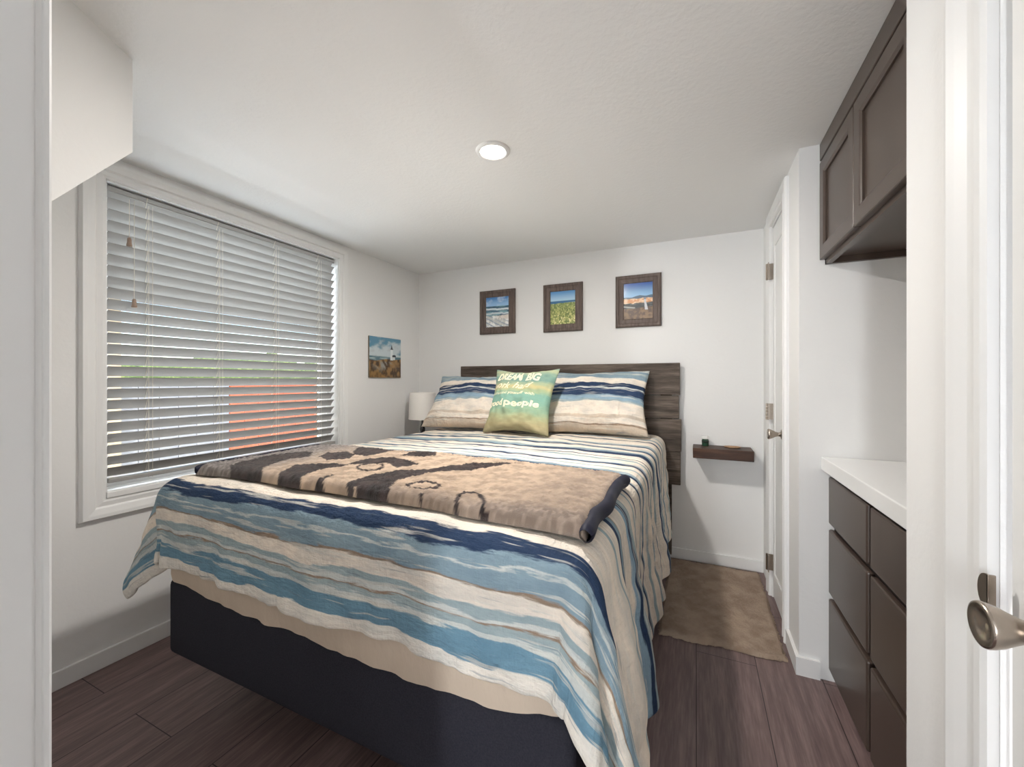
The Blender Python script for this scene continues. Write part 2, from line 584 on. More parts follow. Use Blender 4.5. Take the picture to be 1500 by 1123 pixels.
# ------------------------------------------------------------------ wooden blind
BX = XL - .036                 # centre plane of the slats
blind = thing('window_blind', (BX, (WY0 + WY1) / 2, WZ1 - .01), 'ivory horizontal slat blind lowered in the window, slats tilted', 'blind')
MB().box(BX - .026, BX + .004, WY0 + .010, WY1 - .010, WZ1 - .034, WZ1 - .007, .002).build('headrail', M['slat'], blind)
NS = 26
zt, zb = WZ1 - .036, WZ0 + .078
tilt = math.radians(50)
sl_me = None
for i in range(NS):
    z = zt + (zb - zt) * i / (NS - 1)
    if sl_me is None:
        mb = MB()
        n_ = 7
        top, bot = [], []
        for j in range(n_):
            s_ = -1 + 2 * j / (n_ - 1)
            dx = .0265 * s_
            cr = .0030 * (1 - s_ * s_)
            top.append((dx, cr + .0013)); bot.append((dx, cr - .0013))
        ring = top + bot[::-1]
        ct, st = math.cos(tilt), math.sin(tilt)
        ring = [(x * ct - y * st, x * st + y * ct) for x, y in ring]
        mb.poly_prism([(x, WY0 + .018, y_) for x, y_ in ring], (0, WY1 - WY0 - .036, 0))
        o = mb.build('slat', M['slat'], None, 'auto')
        sl_me = o.data
    else:
        o = bpy.data.objects.new('slat', sl_me); C.objects.link(o)
    o.parent = blind
    o.location = (0, -(WY0 + WY1) / 2, z - (WZ1 - .01))
MB().box(BX - .026, BX + .026, WY0 + .016, WY1 - .016, WZ0 + .034, WZ0 + .052, .003).build('bottom_rail', M['slat'], blind)
for y in (.985, 1.285, 1.597, 1.897):
    mb = MB()
    for dx in (-.021, .021):
        mb.tube([(BX + dx, y, WZ1 - .05), (BX + dx, y, WZ0 + .03)], .0009, 6)
    for i in range(NS):
        z = zt + (zb - zt) * i / (NS - 1)
        mb.tube([(BX - .0205, y + .004, z - .027), (BX + .021, y - .004, z + .021)], .0010, 5)
    mb.tube([(BX + .0225, y + .014, WZ1 - .05), (BX + .0225, y + .014, WZ0 + .03)], .0007, 6)
    mb.build('ladder_cord', M['cord'], blind)
for y, zz in ((.913, 1.80), (.930, 1.535)):
    c_ = MB().tube([(BX + .0285, y, WZ1 - .05), (BX + .0285, y, zz)], .0009, 6).build('pull_cord', M['cord'], blind)
    MB().lathe([(.002, .02), (.006, .018), (.0075, .008), (.0075, -.002), (.010, -.012), (.010, -.018)], 14,
               Matrix.Translation((BX + .0285, y, zz - .005))).build('tassel', M['tassel'], c_, True)

# ------------------------------------------------------------------ garden outside
gm = N('dry_grass', .9, .1); gm.color(gm.mix(gm.noise(gm.coord(), 6, 5), lin(120, 118, 96), lin(158, 152, 128)))
struct(MB().box(-40, XL - .5, -30, 40, -.50, -.40).build('ground_outside', gm.m))
hm = N('hedge_leaves', .8, .2); hm.color(hm.ramp(hm.noise(hm.coord(), 14, 6, .7), [(.3, lin(44, 62, 30)), (.5, lin(96, 122, 58)), (.7, lin(168, 186, 104))]))
def hedge(name, x, y0, y1, z1, label, seed):
    ny_, nz_ = 110, 50
    yy, zz = np.meshgrid(np.linspace(y0, y1, ny_), np.linspace(0, 1, nz_))
    P = np.zeros((nz_, ny_, 3))
    ang = zz * PI
    dd = .8 + .35 * fbm(yy * 2.5, zz * 8, seed, 4)
    top = z1 + .25 * fbm(yy * 1.3, yy * 0, seed + 9, 4)
    P[..., 0] = x + dd * np.cos(ang) * .9 + .08 * fbm(yy * 11, zz * 30, seed + 3, 3)
    P[..., 1] = yy
    P[..., 2] = -.41 + (top + .41) * np.sin(ang) ** .45 + .10 * fbm(yy * 9, zz * 26, seed + 5, 3)
    o = link(name, grid_mesh(name, P), hm.m, None, True)
    return tag(o, label, 'hedge')
hedge('garden_hedge', -10.0, -1.0, 15.0, 1.75, 'green leafy hedge outside, glimpsed between the blind slats', 21)
fm = N('terracotta_paint', .8, .2); fm.color(fm.mix(fm.noise(fm.coord(), 9, 3), lin(206, 92, 62), lin(226, 118, 84)))
fn = thing('terracotta_fence', (-5.6, 3.95, -.41), 'terracotta orange board fence outside, glimpsed through the blind', 'fence')
for i in range(7):
    MB().box(-5.62, -5.58, 3.30 + i * .19, 3.30 + i * .19 + .186, -.41, 1.16, .004).build('board', fm.m, fn)
MB().box(-5.66, -5.62, 3.30, 4.63, .70, .80).build('rail', fm.m, fn)
gf = thing('grey_fence', (-5.6, 2.75, -.41), 'grey board fence outside, glimpsed through the left half of the blind', 'fence')
gfm = simple('grey_boards', lin(150, 152, 156), .8, .2, 0, .1, 9)
for i in range(6):
    MB().box(-5.62, -5.58, 2.15 + i * .19, 2.15 + i * .19 + .186, -.41, 1.14, .004).build('board', gfm, gf)
MB().box(-5.66, -5.62, 2.15, 3.28, .70, .80).build('rail', gfm, gf)
sm = N('tan_stucco', .9, .1); sm.color(sm.mix(sm.noise(sm.coord(), 5, 5), lin(196, 168, 128), lin(222, 200, 164)))
nb = thing('neighbour_shed', (-6.5, .9, -.41), 'tan stucco shed outside, glimpsed past the left ends of the slats', 'shed')
MB().box(-7.6, -5.4, -.9, 2.12, -.41, 2.6).build('wall', sm.m, nb)
MB().poly_prism([(-7.8, -1.1, 2.6), (-5.2, -1.1, 2.6), (-6.5, -1.1, 3.3)], (0, 3.4, 0)).build('roof', simple('grey_shingle', lin(96, 92, 88), .9), nb)

# ------------------------------------------------------------------ recessed ceiling lamp
dl = thing('recessed_ceiling_light', (-.761, 1.479, ZC), 'round white recessed downlight, lit, in the ceiling above the bed', 'ceiling light')
prof = [(.052, .0), (.052, -.006), (.056, -.0085), (.064, -.0065), (.070, -.003), (.071, .0)]
MB().lathe(prof, 48, Matrix.Translation((-.761, 1.479, ZC)), caps=False).build('trim_ring', M['trim'], dl, True)
e = N('lit_diffuser'); e.b.inputs['Emission Color'].default_value = (1, .90, .76, 1); e.b.inputs['Emission Strength'].default_value = 14
e.color((1, 1, 1, 1))
MB().lathe([(.0525, -.0035), (.0525, -.001)], 48, Matrix.Translation((-.761, 1.479, ZC))).build('diffuser', e.m, dl)

# ------------------------------------------------------------------ cabinets in the niche
cabx = .4805
base = thing('drawer_unit', (cabx + .3, (YB + YC) / 2, 0), 'dark espresso drawer base built into the right niche under the white counter', 'cabinet')
w = MB()
w.box(cabx + .014, XN - .01, YB + .006, YC - .006, .055, .835)
w.box(cabx + .06, XN - .01, YB + .006, YC - .006, 0.001, .055)
w.build('carcass', M['cab_in'], base)
MB().box(cabx + .05, cabx + .06, YB + .006, YC - .006, .001, .055).build('toe_kick', M['cab'], base)
for (y0, y1) in ((1.577, 1.972), (1.150, 1.553)):
    for (z0, z1) in ((.052, .332), (.354, .605), (.627, .812)):
        MB().box(cabx - .006, cabx + .014, y0, y1, z0, z1, .007, 3).build('drawer', M['cab'], base)
MB().box(cabx, cabx + .014, YB + .006, 1.138, .052, .835).build('filler_strip', M['cab'], base)
ct = MB().box(.452, XN - .005, YB + .004, YC - .004, .836, .888, .003).build('countertop', M['counter'])
tag(ct, 'plain white quartz countertop over the dark drawers', 'countertop')

ux = .4427
up = thing('wall_cabinet', (ux + .16, (YB + YC) / 2, 1.655), 'dark espresso upper cabinet with shaker doors hung over the counter', 'cabinet')
w = MB()
w.box(ux + .022, ux + .34, YB + .006, YC - .006, 1.675, ZC - .004)
w.box(ux + .022, ux + .040, YB + .006, YC - .006, 1.650, 1.675)
w.box(ux + .325, ux + .34, YB + .006, YC - .006, 1.650, 1.675)
w.box(ux + .022, ux + .34, YC - .022, YC - .006, 1.650, 1.675)
w.box(ux + .022, ux + .34, YB + .006, YB + .022, 1.650, 1.675)
w.build('carcass', M['cab'], up)
MB().box(ux + .004, ux + .022, YB + .006, YC - .006, 2.062, ZC - .004, .003).build('top_moulding', M['cab'], up)
UD = Matrix(((0, 0, -1, ux + .022), (1, 0, 0, 0), (0, 1, 0, 0), (0, 0, 0, 1)))
for (y0, y1) in ((1.590, 1.966), (1.205, 1.585)):
    z0, z1 = 1.668, 2.050
    w = MB()
    rw = .056
    w.frame_sweep((y0 + rw, y1 - rw, z0 + rw, z1 - rw), [(0, .006), (0, .015), (.006, .0185), (.010, .020), (rw - .002, .020), (rw, .018), (rw, .0), (.0, .0)])
    w.xform(UD)
    d_ = w.build('cabinet_door', M['cab'], up)
    w = MB(); w.box(y0 + rw - .002, y1 - rw + .002, z0 + rw - .002, z1 - rw + .002, .001, .009); w.xform(UD)
    w.build('door_panel', M['cab'], d_)
MB().box(ux + .004, ux + .022, YB + .006, 1.200, 1.668, 2.050).build('filler_strip', M['cab'], up)

# ------------------------------------------------------------------ pictures
def picture_grid(nx, ny):
    u, v = np.meshgrid((np.arange(nx) + .5) / nx, (np.arange(ny) + .5) / ny)
    return u, v          # v = 0 at bottom
def L3(*c): return np.array(lin(*c)[:3])
def lerp(a, b, t): return a + (b - a) * t[..., None]

def art_waves(u, v):
    sky_ = lerp(L3(150, 190, 226), L3(66, 124, 190), smooth(.72, 1, v))
    cl = smooth(.05, .5, fbm(u * 3 + v * 2, v * 5 - u * 2, 3))
    col = lerp(sky_, np.broadcast_to(L3(214, 228, 240), sky_.shape), cl * .55)
    sea = lerp(np.broadcast_to(L3(36, 78, 104), sky_.shape), np.broadcast_to(L3(120, 162, 174), sky_.shape), smooth(-.1, .45, fbm(u * 4, v * 34, 5)))
    m = smooth(.70, .69, v); col = lerp(col, sea, m)
    wl = np.exp(-((v - .60 - .03 * fbm(u * 4, u * 0, 7)) / .028) ** 2) + np.exp(-((v - .45 - .03 * fbm(u * 5, u * 0, 8)) / .03) ** 2) * .8
    col = lerp(col, np.broadcast_to(L3(232, 240, 242), col.shape), np.clip(wl, 0, 1) * (v < .7))
    foam = lerp(np.broadcast_to(L3(196, 198, 196), col.shape), np.broadcast_to(L3(240, 240, 238), col.shape), smooth(-.2, .3, fbm(u * 9, v * 9, 9)))
    st_ = np.sin((v + .42 * u) * 46 + 1.5 * fbm(u * 4, v * 4, 11))
    foam = lerp(foam, np.broadcast_to(L3(128, 146, 168), col.shape), smooth(.2, .9, st_) * .75 * smooth(.34, .1, v - .3 * (u < .3)))
    foam = lerp(foam, np.broadcast_to(L3(206, 178, 152), col.shape), smooth(.3, .7, u) * smooth(.2, .34, v) * .4)
    return lerp(col, foam, smooth(.41, .37, v + .04 * fbm(u * 5, v * 0, 12)))

def art_meadow(u, v):
    col = lerp(np.broadcast_to(L3(170, 204, 226), u.shape + (3,)), np.broadcast_to(L3(90, 148, 206), u.shape + (3,)), smooth(.7, 1, v))
    hz = smooth(.71, .70, v)
    sea = lerp(np.broadcast_to(L3(60, 108, 150), col.shape), np.broadcast_to(L3(226, 236, 238), col.shape), smooth(.5, .95, u) * smooth(.66, .63, v))
    col = lerp(col, sea, hz)
    g1 = fbm(u * 30, v * 26 + 4, 14, 3); g2 = fbm(u * 16, v * 15, 15, 3)
    gr = lerp(np.broadcast_to(L3(110, 126, 72), col.shape), np.broadcast_to(L3(184, 186, 116), col.shape), smooth(-.35, .35, g1))
    gr = lerp(gr, np.broadcast_to(L3(240, 230, 178), col.shape), smooth(.12, .4, g2 * .5 + g1 * .6 - .25 * v) * .95)
    gr = lerp(gr, np.broadcast_to(L3(120, 140, 78), col.shape), smooth(.45, .62, v) * .6)
    return lerp(col, gr, smooth(.645, .625, v + .02 * fbm(u * 8, u * 0, 16)))

def art_cliffs(u, v):
    col = lerp(np.broadcast_to(L3(140, 186, 222), u.shape + (3,)), np.broadcast_to(L3(38, 84, 160), u.shape + (3,)), smooth(.62, 1, v))
    hills = .615 + .03 * fbm(u * 4 + 1, u * 0, 18) + .03 * smooth(.3, .8, u)
    col = lerp(col, np.broadcast_to(L3(72, 96, 118), col.shape), smooth(hills + .006, hills - .006, v))
    cl = lerp(np.broadcast_to(L3(206, 142, 92), col.shape), np.broadcast_to(L3(236, 206, 172), col.shape), smooth(-.3, .4, fbm(u * 10, v * 30, 19)))
    col = lerp(col, cl, smooth(.575, .56, v + .02 * fbm(u * 6, u * 0, 20)))
    wat = lerp(np.broadcast_to(L3(36, 40, 42), col.shape), np.broadcast_to(L3(92, 98, 96), col.shape), smooth(-.1, .5, fbm(u * 6, v * 40, 22)))
    col = lerp(col, wat, smooth(.45, .435, v + .03 * fbm(u * 6, u * 0, 23)))
    surf = np.exp(-((v - .36 + .12 * u) / .016) ** 2) * (u < .4)
    col = lerp(col, np.broadcast_to(L3(206, 206, 200), col.shape), surf * .8)
    sand = lerp(np.broadcast_to(L3(84, 64, 50), col.shape), np.broadcast_to(L3(134, 106, 76), col.shape), smooth(-.4, .4, fbm(u * 10, v * 14, 24)))
    col = lerp(col, sand, smooth(.31, .27, v - .05 * smooth(.3, .9, u) + .02 * fbm(u * 5, u * 0, 25)))
    # a small white tapering post standing on the bluff
    cx = .75 + .04 * (.42 - v) / .2
    wd = .032 + .018 * smooth(.5, .25, v)
    tw = (np.abs(u - cx) < wd) & (v > .245) & (v < .53)
    col[tw] = L3(206, 206, 208)
    hd = (np.abs(u - .735) < .04) & (v > .53) & (v < .565); col[hd] = L3(120, 130, 150)
    return col

def art_lighthouse(u, v):
    col = lerp(np.broadcast_to(L3(196, 208, 212), u.shape + (3,)), np.broadcast_to(L3(92, 142, 168), u.shape + (3,)), smooth(-.15, .3, fbm(u * 3, v * 5, 30) + (v - .78) * 1.6))
    col = lerp(col, np.broadcast_to(L3(168, 172, 176), col.shape), smooth(.1, .5, fbm(u * 5, v * 7, 33)) * .6)
    sea = lerp(np.broadcast_to(L3(82, 116, 128), col.shape), np.broadcast_to(L3(176, 194, 196), col.shape), smooth(-.2, .4, fbm(u * 4, v * 40, 34)))
    col = lerp(col, sea, smooth(.535, .525, v))
    dune = .44 + .05 * smooth(.35, 1, u) - .02 * np.sin(u * 9)
    brown = lerp(np.broadcast_to(L3(72, 52, 34), col.shape), np.broadcast_to(L3(150, 116, 70), col.shape), smooth(-.4, .4, fbm(u * 12, v * 9, 35)))
    brown = lerp(brown, np.broadcast_to(L3(150, 150, 142), col.shape), smooth(.0, .3, fbm(u * 7 + v * 4, v * 8, 36)) * np.exp(-((u - .45) / .27) ** 2) * np.exp(-((v - .30) / .12) ** 2))
    col = lerp(col, brown, smooth(dune + .01, dune - .01, v))
    tw = (np.abs(u - .69) < .036 + .012 * (.72 - v) * 2) & (v > .44) & (v < .71); col[tw] = L3(226, 232, 234)
    hs = (u > .70) & (u < .80) & (v > .45) & (v < .53); col[hs] = L3(206, 212, 212)
    rf = (u > .71) & (u < .83) & (v > .53) & (v < .585 - .25 * np.abs(u - .77)); col[rf] = L3(48, 54, 62)
    tp = (np.abs(u - .69) < .045) & (v > .71) & (v < .735); col[tp] = L3(60, 66, 74)
    tp = (np.abs(u - .69) < .028 * (1 - (v - .735) / .10)) & (v >= .735) & (v < .83); col[tp] = L3(46, 50, 58)
    return np.clip(col, 0, 1)

art_m = vcol_mat('art_print', .35, .4, .3).m
def canvas(name, fn, to, a0, a1, b0, b1, depth, parent):
    nx_ = 110; ny_ = int(nx_ * (b1 - b0) / (a1 - a0))
    u, v = picture_grid(nx_, ny_)
    P = np.zeros((ny_, nx_, 3))
    P[..., 0] = a0 + (a1 - a0) * np.linspace(0, 1, nx_)[None]
    P[..., 1] = b0 + (b1 - b0) * np.linspace(0, 1, ny_)[:, None]
    P[..., 2] = depth
    Rm = np.array(to)
    P = P @ Rm[:3, :3].T + Rm[:3, 3]
    me = grid_mesh(name, P)
    set_col(me, fn(u, v))
    return link(name, me, art_m, parent)

def framed(a0, a1, b0, b1, fn, label, tiltdeg=0):
    ca, cb = (a0 + a1) / 2, (b0 + b1) / 2
    R = FW @ Matrix.Translation((ca, cb, 0)) @ Matrix.Rotation(math.radians(tiltdeg), 4, 'Z') @ Matrix.Translation((-ca, -cb, 0))
    t = thing('framed_picture', (ca, YF - .012, cb), label, 'picture', 'framed coast photographs above the bed')
    fw = .056
    mb = MB()
    mb.frame_sweep((a0 + fw, a1 - fw, b0 + fw, b1 - fw), [(0, .008), (0, .016), (.006, .019), (.030, .021), (.034, .025), (.048, .026), (.054, .022), (.056, .016), (.056, .002), (0, .002)])
    mb.xform(R)
    mb.build('frame', M['frame_wood'], t)
    canvas('print', fn, R, a0 + fw - .001, a1 - fw + .001, b0 + fw - .001, b1 - fw + .001, .010, t)
    return t
framed(-1.620, -1.303, 1.567, 1.920, art_waves, 'brown framed photo of foaming surf, leftmost of three above the bed')
framed(-1.066, -.760, 1.558, 1.918, art_meadow, 'brown framed photo of a yellow flowering meadow, middle of three above the bed')
framed(-.522, -.216, 1.563, 1.925, art_cliffs, 'brown framed photo of deep blue sky over cliffs, rightmost of three above the bed')
lh = thing('lighthouse_picture', (XL + .01, 2.49, 1.37), 'unframed lighthouse painting on the left wall past the window', 'picture')
MB().box(XL + .001, XL + .013, 2.316, 2.670, 1.213, 1.528).build('panel', simple('canvas_edge', lin(120, 112, 100), .7), lh)
canvas('print', art_lighthouse, Matrix(((0, 0, 1, XL), (1, 0, 0, 0), (0, 1, 0, 0), (0, 0, 0, 1))), 2.316, 2.670, 1.213, 1.528, .0135, lh)

# ------------------------------------------------------------------ floating shelf and what stands on it
SX0, SX1, SY0, SZ0, SZ1 = -.020, .311, 2.762, .708, .771
sh = MB().box(SX0, SX1, SY0, YF, SZ0, SZ1, .003).build('floating_shelf', M['shelf_wood'])
tag(sh, 'short dark wood floating shelf on the far wall right of the bed', 'shelf')
jr = thing('glass_jar', (.052, 2.872, SZ1), 'small green jar with a white top standing on the floating shelf', 'jar')
MB().lathe([(.017, 0), (.020, .002), (.0205, .030), (.0185, .034), (.0185, .046)], 24, Matrix.Translation((.052, 2.872, SZ1))).build('body', simple('dark_green_glass', lin(52, 84, 66), .15, .6), jr, True)
MB().lathe([(.0205, 0), (.0208, .014), (.0200, .016)], 24, Matrix.Translation((.052, 2.872, SZ1 + .022))).build('label_band', simple('green_label', lin(36, 52, 44), .5), jr, True)
MB().lathe([(.0215, .046), (.0225, .048), (.0225, .060), (.021, .062)], 24, Matrix.Translation((.052, 2.872, SZ1))).build('lid', simple('white_lid', (.85, .85, .84, 1), .4), jr, True)
dsh = MB().lathe([(.030, .0), (.038, .003), (.042, .008), (.040, .008), (.034, .004)], 28, Matrix.Translation((.205, 2.868, SZ1)) @ Matrix.Diagonal((1.15, .75, 1, 1))).build('trinket_dish', simple('tan_wood_dish', lin(176, 142, 112), .5), None, True)
tag(dsh, 'flat tan dish lying on the right half of the floating shelf', 'dish')

# ------------------------------------------------------------------ nightstand and lamp in the far left corner
ns = thing('nightstand', (-2.03, 2.70, 0), 'small wooden nightstand in the corner behind the bed, under the lamp', 'nightstand')
w = MB(); w.box(-2.20, -1.86, 2.53, 2.90, .60, .63, .003); w.box(-2.19, -1.87, 2.54, 2.89, .30, .60)
w.build('body', M['stand_wood'], ns)
for sx in (-2.185, -1.905):
    for sy in (2.545, 2.855):
        MB().box(sx, sx + .03, sy, sy + .03, 0, .30).build('leg', M['stand_wood'], ns)
MB().box(-2.18, -1.88, 2.530, 2.540, .33, .58, .003).build('drawer', M['stand_wood'], ns)
lx, ly = -2.035, 2.70
lp = thing('table_lamp', (lx, ly, .63), 'table lamp with a plain white drum shade in the corner left of the bed', 'lamp')
MB().lathe([(.0, 0), (.065, 0), (.066, .008), (.05, .016), (.02, .026), (.011, .05), (.010, .12), (.018, .145), (.022, .165), (.016, .19), (.009, .21), (.009, .235), (.015, .25), (.010, .262), (.006, .30)], 28,
           Matrix.Translation((lx, ly, .63))).build('base', M['chrome'], lp, True)
shd = MB().lathe([(.111, .0), (.111, .003), (.104, .212), (.104, .215), (.102, .213), (.109, .003)], 48, Matrix.Translation((lx, ly, .876)), caps=False).build('lamp_shade', M['lampshade'], lp, True)

# ------------------------------------------------------------------ rug
rm = vcol_mat('shag_rug', .95, .1)
rm.bump(rm.noise(rm.coord(), 170, 5, .7), .9, .012)
nu, nv = 150, 210
u, v = np.meshgrid(np.linspace(0, 1, nu), np.linspace(0, 1, nv))
c00, c10, c01, c11 = np.array([-.165, 2.005]), np.array([.352, 2.028]), np.array([-.165, 2.885]), np.array([.352, 2.885])
P = np.zeros((nv, nu, 3))
XY = (c00 * (1 - u)[..., None] + c10 * u[..., None]) * (1 - v)[..., None] + (c01 * (1 - u)[..., None] + c11 * u[..., None]) * v[..., None]
edge = np.minimum.reduce([u * .52, (1 - u) * .52, v * .88, (1 - v) * .88])
ef = smooth(.0, .016, edge)
XY[..., 0] += (1 - ef) * .006 * fbm(v * 70, u * 70, 40) + .004 * fbm(v * 8, u * 0, 41)
XY[..., 1] += (1 - ef) * .006 * fbm(u * 50, v * 50, 42) + .016 * fbm(u * 5, u * 0, 43)
P[..., :2] = XY
P[..., 2] = .003 + ef * (.012 + .0030 * vnoise(u * 90, v * 150, 44) + .0035 * fbm(u * 14, v * 22, 45))
me = grid_mesh('area_rug', P)
base_c = lerp(np.broadcast_to(L3(160, 140, 124), u.shape + (3,)), np.broadcast_to(L3(186, 166, 148), u.shape + (3,)), smooth(-.7, .7, fbm(u * 10, v * 16, 46)))
dia = np.minimum(np.abs(((u * .52 + v * .88) / .20) % 1 - .5), np.abs(((u * .52 - v * .88) / .20) % 1 - .5))
base_c = lerp(base_c, np.broadcast_to(L3(186, 170, 152), base_c.shape), smooth(.05, .02, np.abs(dia)) * .18)
set_col(me, base_c)
rug = link('area_rug', me, rm.m, None, True)
sd = rug.modifiers.new('thick', 'SOLIDIFY'); sd.thickness = .0025; sd.offset = -1
tag(rug, 'shaggy tan rug on the dark floor between bed and closet door', 'rug')

# ------------------------------------------------------------------ bed
BX0, BX1, BY0, BY1 = -1.754, -.232, .82, 2.85
bed = thing('bed', ((BX0 + BX1) / 2, (BY0 + BY1) / 2, 0), 'bed with black upholstered base and dark plank headboard', 'bed')
bm_ = N('charcoal_upholstery', .95, .15)
bm_.color(bm_.mix(bm_.noise(bm_.coord(), 260, 3), lin(34, 34, 42), lin(60, 60, 68)))
bm_.bump(bm_.noise(bm_.coord(), 420, 2), .4, .002)
MB().box(BX0, BX1, BY0, BY1, .197, .470, .022, 4).build('bed_base', bm_.m, bed, 'auto')
for lx_ in (BX0 + .28, BX1 - .28):
    for ly_ in (BY0 + .45, BY1 - .25):
        MB().lathe([(.028, 0), (.030, .004), (.026, .05), (.024, .198)], 20, Matrix.Translation((lx_, ly_, 0))).build('leg', M['black_shoe'], bed, True)
for px_ in (-1.72, -.22):
    MB().box(px_, px_ + .07, 2.893, 2.925, .03, 1.28).build('headboard_post', M['head_wood'], bed)
zs = [1.307, 1.092, .935, .72, .50]
for i in range(4):
    x = -1.775 + random.uniform(0, .004)
    segs = [(-1.775, -.098)] if i == 0 else [(-1.775 + .003 * i, -.098 + (-.006, .008, .004)[i - 1])]
    for x0, x1 in segs:
        MB().box(x0, x1, 2.868, 2.893, zs[i + 1] + .003, zs[i], .003).build('headboard_plank', M['head_wood'], bed)

# mattress with its fitted sheet
shm = N('beige_sheet', .85, .2)
shm.color(lin(206, 190, 172))
co = shm.coord('UV')
shm.bump(shm.noise(shm.mapping(co, (9, 3, 1)), 1.5, 5, .6), .35, .02)
def ring_path(x0, x1, y0, y1, r, n):
    """rounded rectangle, n points, evenly spaced, counter-clockwise from the middle of the far side"""
    pts = []
    for cx, cy, a0 in ((x1 - r, y1 - r, 0), (x0 + r, y1 - r, 90), (x0 + r, y0 + r, 180), (x1 - r, y0 + r, 270)):
        for i in range(9):
            t = math.radians(a0 + i * 90 / 8)
            pts.append((cx + r * math.cos(t), cy + r * math.sin(t), math.cos(t), math.sin(t)))
    pts.append(pts[0])
    A = np.array(pts)
    d = np.r_[0, np.cumsum(np.hypot(np.diff(A[:, 0]), np.diff(A[:, 1])))]
    q = np.linspace(0, d[-1], n)
    return np.stack([np.interp(q, d, A[:, k]) for k in range(4)], -1), q
n_ = 520
ring, q = ring_path(BX0 - .004, BX1 + .004, BY0 - .004, BY1, .07, n_)
hem = .447 + .006 * vnoise(q * 5, q * 0, 50) + .004 * vnoise(q * 17, q * 0, 51)
cdist = np.minimum.reduce([np.hypot(ring[:, 0] - X_, ring[:, 1] - Y_) for X_ in (BX0, BX1) for Y_ in (BY0, BY1)])
hem = hem + .030 * np.exp(-(cdist / .16) ** 2)
prof = [(.72, .0), (.90, -.004), (1, -.03)]
rows = []
zs_ = [('hem', -.004), ('hem', .006)] + [(f, 0) for f in (.2, .45, .7, .86)]
nz_ = 16
P = np.zeros((nz_, n_, 3))
for k in range(nz_):
    f = k / (nz_ - 1)
    if k < 12:
        g_ = k / 11
        z = hem + (.745 - hem) * g_
        out = .006 * np.sin(g_ * PI) + (.006 + .006 * vnoise(q * 9, q * 0 + g_ * 2, 52)) * (1 - g_) - .004 * (k == 0)
        out = out + .003 * vnoise(q * 30, g_ * 3 + q * 0, 53) * (1 - g_)
    else:
        t = (k - 11) / 4 * PI / 2
        z = .745 + .045 * math.sin(t) + 0 * q
        out = -.045 * (1 - math.cos(t)) + 0 * q
    P[k, :, 0] = ring[:, 0] + ring[:, 2] * out
    P[k, :, 1] = ring[:, 1] + ring[:, 3] * out
    P[k, :, 2] = z
me = grid_mesh('mattress', P)
set_uv(me, np.stack([np.broadcast_to(q, (nz_, n_)), P[..., 2]], -1))
bm2 = bmesh.new(); bm2.from_mesh(me); bm2.verts.ensure_lookup_table()
bm2.faces.new([bm2.verts[(nz_ - 1) * n_ + i] for i in range(n_ - 1)])
bmesh.ops.recalc_face_normals(bm2, faces=bm2.faces)
bm2.to_mesh(me); bm2.free()
mt = link('mattress', me, shm.m, None, 'auto')
tag(mt, 'mattress in a beige fitted sheet resting on the black bed base', 'mattress')

